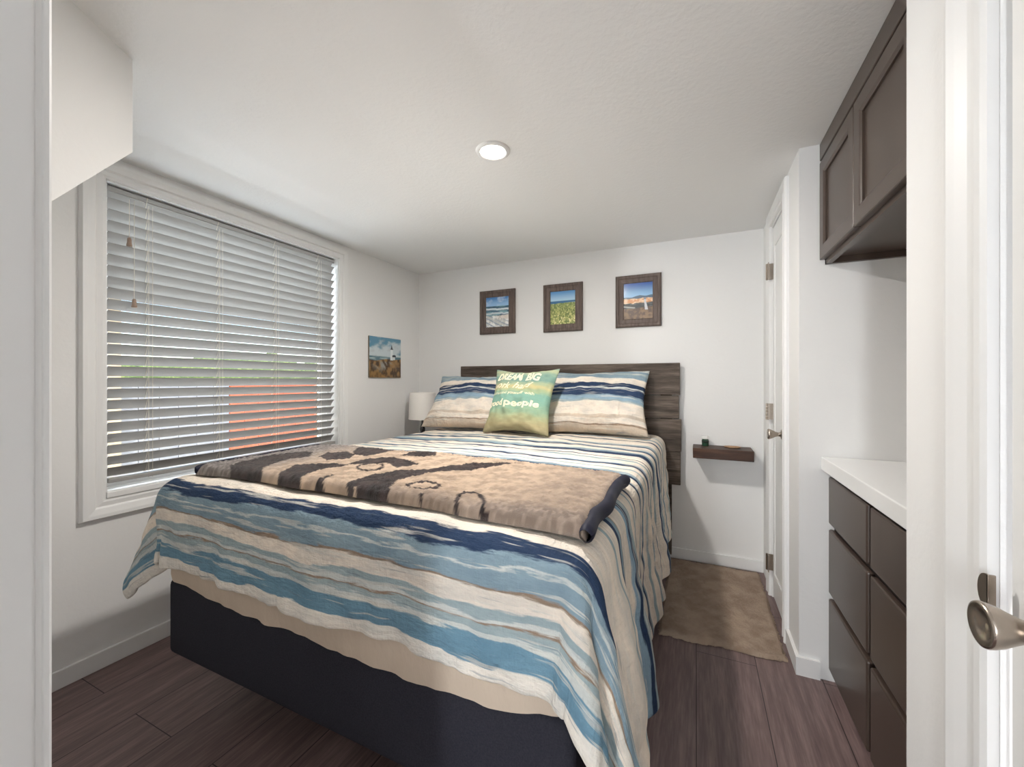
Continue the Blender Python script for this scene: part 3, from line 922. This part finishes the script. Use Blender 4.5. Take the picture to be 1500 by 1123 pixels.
# ------------------------------------------------------------------ striped bedding material
CREAM = lin(236, 225, 211); WHITE = lin(236, 230, 220); NAVY = lin(44, 62, 90); NAVY2 = lin(54, 72, 102)
STEEL = lin(136, 158, 170); TEAL = lin(112, 148, 168); GREY = lin(160, 176, 180); PALE = lin(206, 210, 206)
TAN = lin(150, 130, 112); SAND = lin(212, 196, 178); SKYB = lin(146, 172, 190)
def bands(seq, fuzz):
    """seq: list of (start, colour); returns hard-ish colour ramp stops"""
    st = []
    for i, (p, c) in enumerate(seq):
        if i == 0:
            st.append((p, c))
        else:
            st.append((p - fuzz, seq[i - 1][1])); st.append((p + fuzz, c))
    return st
def stripe_mat(name, rampsets, wob=1.0, length=1.0):
    """UV.y in metres along the stripes' normal, UV.x across. rampsets: list of (t0, t1, bands)"""
    k = N(name, .85, .2)
    uv = k.coord('UV')
    sp = k.n('ShaderNodeSeparateXYZ'); k.put(sp.inputs[0], uv)
    n1 = k.noise(k.mapping(uv, (2.2, 9, 1)), 1.0, 3, .55)
    n2 = k.noise(k.mapping(uv, (9, 70, 1)), 1.0, 4, .6)
    t = k.math('ADD', sp.outputs[1], k.math('MULTIPLY', k.math('SUBTRACT', n1, .5), .062 * wob))
    t = k.math('ADD', t, k.math('MULTIPLY', k.math('SUBTRACT', n2, .5), .030 * wob))
    col = None
    for (t0, t1, seq) in rampsets:
        f = k.math('DIVIDE', k.math('SUBTRACT', t, t0), t1 - t0)
        seq2 = [((p - t0) / (t1 - t0), c) for p, c in seq]
        cc = k.ramp(f, bands(seq2, .0016 / (t1 - t0)))
        if col is None:
            col = cc
        else:
            col = k.mix(k.math('GREATER_THAN', t, t0), col, cc)
    # dry-brush streaks: long thin paler strokes and watercolour blotches
    s1 = k.noise(k.mapping(uv, (3.2, 60, 1), loc=(3, 1, 0)), 1.0, 3, .6)
    m1 = k.ramp(s1, [(.57, (0, 0, 0, 1)), (.63, (1, 1, 1, 1))])
    col = k.mix(k.math('MULTIPLY', m1, .62), col, lin(222, 218, 208))
    s2 = k.noise(k.mapping(uv, (4.5, 95, 1), loc=(9, 5, 0)), 1.0, 3, .6)
    m2 = k.ramp(s2, [(.64, (0, 0, 0, 1)), (.70, (1, 1, 1, 1))])
    col = k.mix(k.math('MULTIPLY', m2, .45), col, lin(110, 122, 134))
    wc = k.noise(k.mapping(uv, (7, 14, 1)), 1.0, 4, .6)
    col = k.mix(1.0, col, k.ramp(wc, [(.3, (.78, .81, .84, 1)), (.7, (1.14, 1.12, 1.10, 1))]), 'MULTIPLY')
    k.color(col)
    wr = k.noise(k.mapping(uv, (24, 70, 1)), 1.0, 4, .6)
    wv = k.noise(k.mapping(uv, (60, 16, 1)), 1.0, 3, .6)
    k.bump(k.math('ADD', wr, k.math('MULTIPLY', wv, .9)), .75, .012)
    return k.m

foot = [(0, WHITE), (.036, TEAL), (.090, PALE), (.105, GREY), (.122, TAN), (.127, PALE), (.138, GREY), (.158, CREAM), (.196, TAN), (.203, STEEL),
        (.238, PALE), (.243, STEEL), (.262, NAVY), (.302, CREAM)]
mid = [(.36, CREAM), (.47, GREY), (.485, CREAM), (.53, NAVY), (.55, STEEL), (.575, TAN), (.582, CREAM), (.66, SKYB), (.68, NAVY), (.70, GREY), (.73, CREAM), (.80, GREY), (.815, CREAM), (.85, NAVY), (.862, CREAM)]
far = [(.90, CREAM), (.955, NAVY), (.972, GREY), (.99, CREAM), (1.045, NAVY), (1.066, STEEL), (1.09, CREAM), (1.15, GREY), (1.17, CREAM), (1.215, NAVY), (1.238, SKYB), (1.25, CREAM), (1.31, GREY)]
top_ = [(1.33, CREAM), (1.36, NAVY), (1.375, CREAM), (1.43, NAVY), (1.475, STEEL), (1.50, GREY), (1.53, CREAM), (1.60, NAVY), (1.635, STEEL), (1.66, CREAM)]
head = [(1.69, CREAM), (1.72, NAVY2), (1.745, GREY), (1.78, CREAM), (1.90, NAVY), (1.93, CREAM), (2.0, STEEL), (2.03, CREAM), (2.1, GREY), (2.13, CREAM)]
M['duvet'] = stripe_mat('striped_duvet', [(0, .36, foot), (.36, .90, mid), (.90, 1.33, far), (1.33, 1.69, top_), (1.69, 2.5, head)])

# ------------------------------------------------------------------ duvet: sheet draped over the mattress
TOP = .824
RD = .060
DXR, DXL, DYF = BX1 - .022, BX0 + .022, BY0 + .030      # where the bending starts
LR, LL, LF = .63, .33, .318                             # lengths hanging over right, left, foot
def drape1(o):
    o = np.maximum(o, 0)
    q_ = RD * PI / 2
    th = np.minimum(o / RD, PI / 2)
    out = RD * np.sin(th)
    down = RD * (1 - np.cos(th)) + np.maximum(o - q_, 0)
    return out, down
st = .0125
sx = np.arange(DXL - LL, DXR + LR + 1e-6, st)
sy = np.arange(DYF - LF, 2.82, st)
X, Y = np.meshgrid(sx, sy)
aR = np.maximum(X - DXR, 0); aL = np.maximum(DXL - X, 0); b = np.maximum(DYF - Y, 0)
a = aR + aL
side = np.where(aR > 0, 1.0, -1.0)
rho = np.hypot(a, b)
phi = np.arctan2(a, b)                                  # 0 = foot face, 90 deg = side face
corner = np.sin(2 * phi) * (a > 0) * (b > 0)
out, down = drape1(rho)
hang = smooth(.05, .5, rho)
# folds
right = side > 0
ph = np.degrees(phi)
lobeR = .20 * np.exp(-((ph - 34) / 17.0) ** 2) + .15 * np.exp(-((ph - 74) / 15.0) ** 2) - .06 * np.exp(-((ph - 54) / 9.0) ** 2)
lobeL = .24 * np.exp(-((ph - 62) / 20.0) ** 2) - .10 * np.exp(-((ph - 22) / 12.0) ** 2) + .10 * np.exp(-((ph - 8) / 7.0) ** 2)
lobe = np.where(right, lobeR, lobeL) * (a > 0) * (b > 0)
dn = np.maximum(down - .03, 0)
fl_side = np.where(right, .08 + .10 * np.exp(-np.maximum(Y - DYF, 0) / .30), .16) * (np.sin(phi) ** 2)
fl_foot = .05 * (np.cos(phi) ** 2)
extra = dn * (lobe + fl_side + fl_foot)
# ripples along the side and the foot
wave_s = (.55 * np.sin(Y * 19 + 1.2 + 3.4 * vnoise(Y * 3, X * 0, 60)) + .9 * vnoise(Y * 7 + 3, X * 2, 61)) * np.sin(phi) ** 2
wave_f = (.5 * vnoise(X * 3.6 + b * 1.5, Y * 0 + .3, 62) + .5 * vnoise(X * 9 + b * 3, Y * 0 + .6, 63)) * np.cos(phi) ** 2 * (b > 0)
extra += smooth(.02, .45, down) * (.030 * wave_s * (aR > 0) + .020 * wave_s * (aL > 0)) + smooth(.0, .28, down) * .034 * wave_f
outt = out + extra
# slight gathering of the drop where it flares
down2 = down * (1 - .10 * np.clip(extra / np.maximum(down, .02), 0, 1))
dx = np.sin(phi) * side * outt
dy = -np.cos(phi) * outt
a0 = (a == 0) & (b == 0)
dx = np.where(a0, 0, dx); dy = np.where(a0, 0, dy)
PX = np.clip(X, DXL, DXR) + dx
PY = np.maximum(Y, DYF) + dy
puff = .006 * fbm(X * 4, Y * 4, 64, 3) + .0045 * vnoise(X * 3 + Y * 1.5, Y * 16, 65) + .003 * vnoise(X * 22, Y * 6, 66)
flat = smooth(.10, .0, rho)
crown = .012 * (1 - ((X + .993) / .75).clip(-1, 1) ** 2)
PZ = TOP - down2 + (puff + crown) * flat
# under the blanket and pillows the duvet is pressed flat
nx_ = np.sin(phi) * side; ny_ = -np.cos(phi)
wr_ = .005 * vnoise(X * 20, Y * 20, 67) + .005 * vnoise(X * 26, Y * 7, 68) + .004 * vnoise(X * 9, Y * 30, 69)
wr_ = wr_ * smooth(.05, .25, rho)
wr_ = wr_ + smooth(.24, .318, b) * (.007 * vnoise(X * 34, b * 10, 112) + .004 * vnoise(X * 70, b * 30, 113)) * np.cos(phi)
PX = PX + nx_ * wr_; PY = PY + ny_ * wr_
PZ = np.maximum(PZ, .02)
# keep the left drape clear of the wall
PX = np.maximum(PX, XL + .05)
P = np.stack([PX, PY, PZ], -1)
me = grid_mesh('duvet', P)
set_uv(me, np.stack([X - sx[0], Y - sy[0]], -1))
dv = link('duvet', me, M['duvet'], None, True)
m_ = dv.modifiers.new('thick', 'SOLIDIFY'); m_.thickness = .016; m_.offset = 0
m_ = dv.modifiers.new('smooth', 'SUBSURF'); m_.levels = 1; m_.render_levels = 1
tag(dv, 'blue and cream striped duvet spread over the bed and hanging at the foot', 'duvet')

# ------------------------------------------------------------------ pillows
def pillow_shape(wd, ht, th, seed, n=64, pinch=.06, sag=.0):
    s, t = np.meshgrid(np.linspace(-1, 1, n), np.linspace(-1, 1, n))
    s = np.sin(s * PI / 2) * .35 + s * .65; t = np.sin(t * PI / 2) * .35 + t * .65
    x = wd / 2 * s * (1 - pinch * (1 - t ** 2) ** 1.3 * np.abs(s) ** 2)
    y = ht / 2 * t * (1 - pinch * (1 - s ** 2) ** 1.3 * np.abs(t) ** 2)
    prof_ = np.clip((1 - s ** 2) * (1 - t ** 2), 0, 1) ** .48
    z = th / 2 * prof_ * (1 - sag * t)
    wr = (.016 * vnoise(s * 3 + 2, t * 3, seed) + .011 * vnoise(s * 8, t * 6, seed + 1) + .0035 * vnoise(s * 18, t * 14, seed + 2)) * prof_ ** .6
    return s, t, x, y, z, wr
def make_pillow(name, part, e1, e2, e3, cen, wd, ht, th, seed, mat, label, cat, pinch=.06, uvscale=1.0, group=None, sag=.0, parent_empty=False):
    s, t, x, y, z, wr = pillow_shape(wd, ht, th, seed, 64, pinch, sag)
    e1, e2, e3, cen = [np.array(q_) for q_ in (e1, e2, e3, cen)]
    def place(zz):
        return cen + x[..., None] * e1 + y[..., None] * e2 + zz[..., None] * e3
    F_ = place(z + wr); B_ = place(-z * .8 + wr * .3)
    n = F_.shape[0]
    me = bpy.data.meshes.new(name)
    idx = np.arange(n * n).reshape(n, n)
    back = np.full((n, n), -1); cnt = n * n; bl = []
    for j in range(n):
        for i in range(n):
            if i in (0, n - 1) or j in (0, n - 1):
                back[j, i] = idx[j, i]
            else:
                back[j, i] = cnt; cnt += 1; bl.append(B_[j, i])
    fs = []
    for j in range(n - 1):
        for i in range(n - 1):
            fs.append((idx[j, i], idx[j, i + 1], idx[j + 1, i + 1], idx[j + 1, i]))
            fs.append((back[j, i], back[j + 1, i], back[j + 1, i + 1], back[j, i + 1]))
    V_ = np.concatenate([F_.reshape(-1, 3), np.array(bl)])
    me.from_pydata(V_.tolist(), [], [tuple(int(k) for k in f) for f in fs])
    me.update()
    UV = np.stack([(x + wd / 2).ravel(), (y + ht / 2).ravel()], -1) * uvscale
    inner = [(j, i) for j in range(1, n - 1) for i in range(1, n - 1)]
    UVb = np.array([[x[j, i] + wd / 2, y[j, i] + ht / 2] for j, i in inner]) * uvscale
    set_uv(me, np.concatenate([UV, UVb]))
    if parent_empty:
        par = thing(name, tuple(cen), label, cat, group)
        o = link(part, me, mat, par, True)
    else:
        par = o = link(name, me, mat, None, True)
        tag(o, label, cat, group)
    # hem seam piped round the edge
    return par, o, (s, t, x, y, z, wr, e1, e2, e3, cen)

def basis(bl, br, tl):
    bl, br, tl = Vector(bl), Vector(br), Vector(tl)
    e1 = (br - bl).normalized(); e2 = (tl - bl); e2 = (e2 - e1 * e2.dot(e1)).normalized()
    return e1, e2, e1.cross(e2).normalized()

sham = [(0, SAND), (.045, TAN), (.052, CREAM), (.085, SAND), (.105, CREAM), (.190, GREY), (.205, SKYB), (.232, STEEL), (.242, NAVY2), (.296, PALE), (.308, NAVY), (.344, CREAM), (.386, STEEL), (.418, GREY), (.440, STEEL), (.458, PALE)]
M['sham'] = stripe_mat('striped_sham', [(0, .52, sham)], .75)
e1, e2, e3 = basis((-1.10, 2.50, .845), (-.31, 2.56, .845), (-1.08, 2.74, 1.235))
make_pillow('pillow', 'cover', e1, e2, e3, (-.655, 2.655, 1.050), .77, .475, .19, 71, M['sham'],
            'striped pillow in navy and cream on the right side of the bed, against the headboard', 'pillow', .085, 1.0, 'striped bed pillows', .25)
e1, e2, e3 = basis((-1.80, 2.42, .845), (-1.04, 2.46, .845), (-1.84, 2.72, 1.225))
make_pillow('pillow', 'cover', e1, e2, e3, (-1.450, 2.575, 1.040), .77, .475, .19, 81, M['sham'],
            'striped pillow in blue and white on the window side of the bed, near the lamp', 'pillow', .085, 1.0, 'striped bed pillows', .25)

# throw cushion with printed words
tm = N('seaside_print', .9, .15)
uv = tm.coord('UV')
spx = tm.n('ShaderNodeSeparateXYZ'); tm.put(spx.inputs[0], uv)
nn = tm.noise(tm.mapping(uv, (4, 16, 1)), 1.0, 4, .6)
tt = tm.math('ADD', spx.outputs[1], tm.math('MULTIPLY', tm.math('SUBTRACT', nn, .5), .16))
tc = tm.ramp(tt, [(.0, lin(150, 136, 106)), (.12, lin(172, 158, 120)), (.22, lin(164, 168, 130)), (.30, lin(142, 176, 150)), (.42, lin(110, 164, 152)), (.54, lin(112, 168, 158)),
                  (.60, lin(160, 178, 142)), (.66, lin(200, 186, 134)), (.71, lin(160, 174, 142)), (.77, lin(92, 142, 140)), (.86, lin(110, 152, 144)), (.93, lin(176, 182, 146)), (1.0, lin(100, 146, 144))])
tm.color(tm.mix(tm.math('MULTIPLY', tm.noise(tm.mapping(uv, (10, 60, 1)), 1.0, 4, .65), .35), tc, lin(204, 206, 170)))
tm.bump(tm.noise(uv, 260, 2), .25, .002)
e1, e2, e3 = basis((-1.262, 2.318, .845), (-.815, 2.285, .845), (-1.272, 2.50, 1.25))
par, cush, D = make_pillow('throw_cushion', 'cover', e1, e2, e3, (-1.036, 2.410, 1.058), .470, .455, .15, 91, tm.m,
                           'green seaside cushion printed with cream words, in front of the striped pillows', 'cushion', .13, 1 / .46, None, .2, True)
cush['label'] = 'sea-green printed cover'
s, t, x, y, z, wr, e1, e2, e3, cen = D
zf = z + wr
xs1, ys1 = x, y
def surf(px, py):
    """height of the cushion front at local point: nearest grid lookup with bilinear blend in (s,t)"""
    d_ = (xs1 - px) ** 2 + (ys1 - py) ** 2
    k = np.argpartition(d_.ravel(), 4)[:4]
    w_ = 1 / (d_.ravel()[k] + 1e-7)
    return float((zf.ravel()[k] * w_).sum() / w_.sum())
ink = simple('cream_print', lin(246, 238, 210), .85, .1)
def words(txt, x0, x1, yb, ht, shear=0.0, bold=.0, spacing=1.0):
    cu = bpy.data.curves.new('words', 'FONT')
    cu.body = txt; cu.shear = shear; cu.offset = bold; cu.space_character = spacing
    cu.resolution_u = 3
    ob = bpy.data.objects.new('words', cu); C.objects.link(ob)
    dg = bpy.context.evaluated_depsgraph_get()
    me = bpy.data.meshes.new_from_object(ob.evaluated_get(dg))
    bpy.data.objects.remove(ob)
    bmx = bmesh.new(); bmx.from_mesh(me)
    bmesh.ops.triangulate(bmx, faces=bmx.faces)
    for _ in range(2):
        es = [e_ for e_ in bmx.edges if e_.calc_length() > .22]
        bmesh.ops.subdivide_edges(bmx, edges=es, cuts=1)
        bmesh.ops.triangulate(bmx, faces=bmx.faces)
    xs_ = [v_.co.x for v_ in bmx.verts]; ys_ = [v_.co.y for v_ in bmx.verts]
    mx0, mx1 = min(xs_), max(xs_)
    cap = .70
    for v_ in bmx.verts:
        px = x0 + (v_.co.x - mx0) / (mx1 - mx0) * (x1 - x0)
        py = yb + v_.co.y / cap * ht
        h_ = surf(px, py) + .0022
        v_.co = Vector(cen + px * e1 + py * e2 + h_ * e3)
    me2 = bpy.data.meshes.new('lettering'); bmx.to_mesh(me2); bmx.free()
    o = link('lettering', me2, ink, par)
    o['label'] = 'cream printed words'
    return o
words('DREAM', -.186, .004, .128, .052, .25, .040)
words('BIG', .024, .128, .128, .052, .25, .040)
words('work', -.190, -.070, .066, .044, .5, .012)
words('hard', -.045, .095, .066, .044, .5, .012)
words('surround', -.190, -.075, .020, .018, 0, .012)
words('yourself', -.065, .045, .020, .018, 0, .022)
words('with', .055, .115, .020, .018, 0, .012)
words('good', -.205, -.085, -.060, .042, 0, .035)
words('people', -.070, .160, -.060, .042, 0, .035)

# ------------------------------------------------------------------ folded fleece throw across the foot of the bed
TX0, TX1, TY0, TY1 = -1.690, -.222, .878, 1.425
ux_, uy_ = np.meshgrid(np.arange(TX0, TX1 + .001, .0045), np.arange(TY0, TY1 + .001, .0045))
PATT = [
 [(180,155),(185,130),(230,115),(300,100),(400,90),(455,90),(440,105),(380,110),(340,120),(290,140),(275,175),(225,168)],
 [(330,185),(345,155),(400,130),(520,125),(570,133),(500,140),(450,155),(420,170),(405,198),(365,195)],
 [(470,105),(500,95),(560,92),(590,100),(570,112),(500,115)],
 [(580,90),(610,70),(640,70),(690,80),(715,85),(660,100),(620,105),(580,98)],
 [(735,108),(760,95),(790,90),(845,95),(845,107),(800,112)],
 [(560,130),(620,115),(700,112),(770,125),(790,133),(720,145),(690,130),(600,130)],
 [(600,240),(590,190),(640,165),(720,150),(830,148),(870,140),(960,128),(1100,126),(1010,140),(950,152),(900,152),(820,160),(760,172),(720,185),(690,215),(660,248)],
 [(475,185),(485,178),(500,205),(492,212)], [(560,190),(650,160),(655,164),(575,200),(580,222),(570,220)],
 [(725,240),(735,222),(742,224),(735,246)], [(782,252),(786,222),(797,222),(795,255)], [(1003,288),(998,255),(1012,258),(1010,292)],
 [(430,192),(520,160),(524,164),(440,200)],
]
RINGS = [((805, 200), (58, 13), 15), ((955, 243), (52, 27), 15), ((635, 140), (45, 12), 10)]
def px2room(cx, cy, z=.885):
    u_ = 250 + cx / 2.174; v_ = 620 + cy / 2.174
    d_ = (EYE - z) * 592 / (v_ - 557); r_ = (u_ - 750) / 592 * d_
    return room(r_, d_)
def inpoly(px, py, poly):
    ins = np.zeros(px.shape, bool)
    n = len(poly)
    for i in range(n):
        x1_, y1_ = poly[i]; x2_, y2_ = poly[(i + 1) % n]
        c_ = ((y1_ > py) != (y2_ > py)) & (px < (x2_ - x1_) * (py - y1_) / (y2_ - y1_ + 1e-12) + x1_)
        ins ^= c_
    return ins
jx = ux_ + .003 * vnoise(ux_ * 140, uy_ * 140, 101); jy = uy_ + .0025 * vnoise(ux_ * 90, uy_ * 90, 102)
mask = np.zeros(ux_.shape)
for pl in PATT:
    mask[inpoly(jx, jy, [px2room(*p_) for p_ in pl])] = 1
for (cx, cy), (rx, ry), tk in RINGS:
    o_ = [px2room(cx + rx * math.cos(q_), cy + ry * math.sin(q_)) for q_ in np.linspace(0, 2 * PI, 40)[:-1]]
    i_ = [px2room(cx + (rx - tk) * math.cos(q_), cy + (ry - tk * .35) * math.sin(q_)) for q_ in np.linspace(0, 2 * PI, 40)[:-1]]
    mask[inpoly(jx, jy, o_) & ~inpoly(jx, jy, i_)] = 1
gr_ = fbm(ux_ * 40, uy_ * 40, 103, 3)
colr = lerp(np.broadcast_to(L3(172, 150, 130), ux_.shape + (3,)), np.broadcast_to(L3(210, 186, 162), ux_.shape + (3,)), smooth(-.5, .5, gr_))
dk = lerp(np.broadcast_to(L3(36, 28, 28), ux_.shape + (3,)), np.broadcast_to(L3(70, 56, 54), ux_.shape + (3,)), smooth(-.5, .6, gr_))
# plain right and front borders: mottled grey-brown; left end has window light painted in
bord_sheen = np.clip(smooth(-1.38, -1.62, ux_) + smooth(-.55, -.30, ux_) * .5 + smooth(.98, .88, uy_) * smooth(-.95, -.75, ux_) * .8, 0, 1)
pepper = smooth(-.1, .5, vnoise(ux_ * 120, uy_ * 120, 104))
colr = lerp(colr, lerp(np.broadcast_to(L3(126, 112, 104), colr.shape), np.broadcast_to(L3(166, 148, 136), colr.shape), pepper), bord_sheen * .8)
sky_sheen = smooth(-1.22, -1.50, ux_ + .1 * fbm(ux_ * 6, uy_ * 6, 120))  # grey sheen of the window sky, painted into the left third
colr = lerp(colr, lerp(np.broadcast_to(L3(112, 108, 108), colr.shape), np.broadcast_to(L3(160, 154, 152), colr.shape), pepper), sky_sheen * .75)
colr = lerp(colr, dk, mask)
sx_ = (ux_ - (TX0 + TX1) / 2) / ((TX1 - TX0) / 2); sy_ = (uy_ - (TY0 + TY1) / 2) / ((TY1 - TY0) / 2)
ex = np.minimum(1 - np.abs(sx_), 1) * (TX1 - TX0) / 2; ey = np.minimum(1 - np.abs(sy_), 1) * (TY1 - TY0) / 2
rr = .028
def edge_prof(e_):
    t_ = np.clip(e_ / rr, 0, 1)
    return np.sqrt(np.clip(1 - (1 - t_) ** 2, 0, 1))
hgt = edge_prof(ex) * edge_prof(ey)
fuzz = .0030 * vnoise(ux_ * 220, uy_ * 220, 105) + .0022 * vnoise(ux_ * 110, uy_ * 110, 106)
soft = .007 * fbm(ux_ * 4, uy_ * 4, 107, 3)
def tbase(px, py):
    cr_ = .012 * (1 - np.clip((px + .993) / .75, -1, 1) ** 2)
    dR = np.hypot(np.maximum(px - DXR, 0), np.maximum(DYF - py, 0)); dR = np.hypot(dR, np.maximum(DXL - px, 0))
    drop = RD - np.sqrt(np.maximum(RD ** 2 - np.minimum(dR, RD * .98) ** 2, 0))
    return TOP + .014 + cr_ - drop
# wavy outline
ox = .008 * vnoise(uy_ * 9, ux_ * 0, 108); oy = .007 * vnoise(ux_ * 6, uy_ * 0, 109)
PX = ux_ + ox * np.abs(sx_); PY = uy_ + oy * np.abs(sy_)
ZT = tbase(PX, PY) + .002 + hgt * (.036 + soft) + fuzz * (hgt > .2)
Pt = np.stack([PX, PY, ZT], -1)
me = grid_mesh('throw', Pt)
n_top = Pt.shape[0] * Pt.shape[1]
set_col(me, colr)
fl = vcol_mat('fleece', .95, .08)
fl.b.inputs['Sheen Weight'].default_value = .25
fl.bump(fl.noise(fl.coord(), 300, 4, .7), .7, .008)
thr = thing('throw_blanket', (-.95, 1.12, TOP + .02), 'folded tan fleece throw with dark brown figures across the foot of the bed', 'blanket')
o = link('fleece', me, fl.m, thr, True)
md = o.modifiers.new('thick', 'SOLIDIFY'); md.thickness = .006; md.offset = -1
# navy binding down both short ends
bindm = simple('navy_binding', lin(24, 26, 46), .6, .3)
def binding(xa, wd, rz, nm):
    yy = np.linspace(TY0 - .004, TY1 + .002, 90)
    yy2 = yy
    ang = np.linspace(0, 2 * PI, 22)
    A, YY = np.meshgrid(ang, yy2)
    xo = .008 * vnoise(YY * 9, YY * 0, 108)
    zc = tbase(np.full_like(YY, xa), YY) + .020
    en = np.clip(np.minimum(YY - yy2[0], yy2[-1] - YY) / .02, 0, 1) ** .5
    P_ = np.stack([xa + xo + wd * np.cos(A) * (.75 + .25 * en), YY, zc + rz * np.sin(A) * (.6 + .4 * en) + .002 * vnoise(YY * 20, A, 111)], -1)
    o_ = link(nm, grid_mesh(nm, P_), bindm, thr, True)
    o_['label'] = 'dark navy binding'
    return o_
binding(TX1 - .002, .017, .021, 'binding')
binding(TX0 + .002, .007, .019, 'binding')
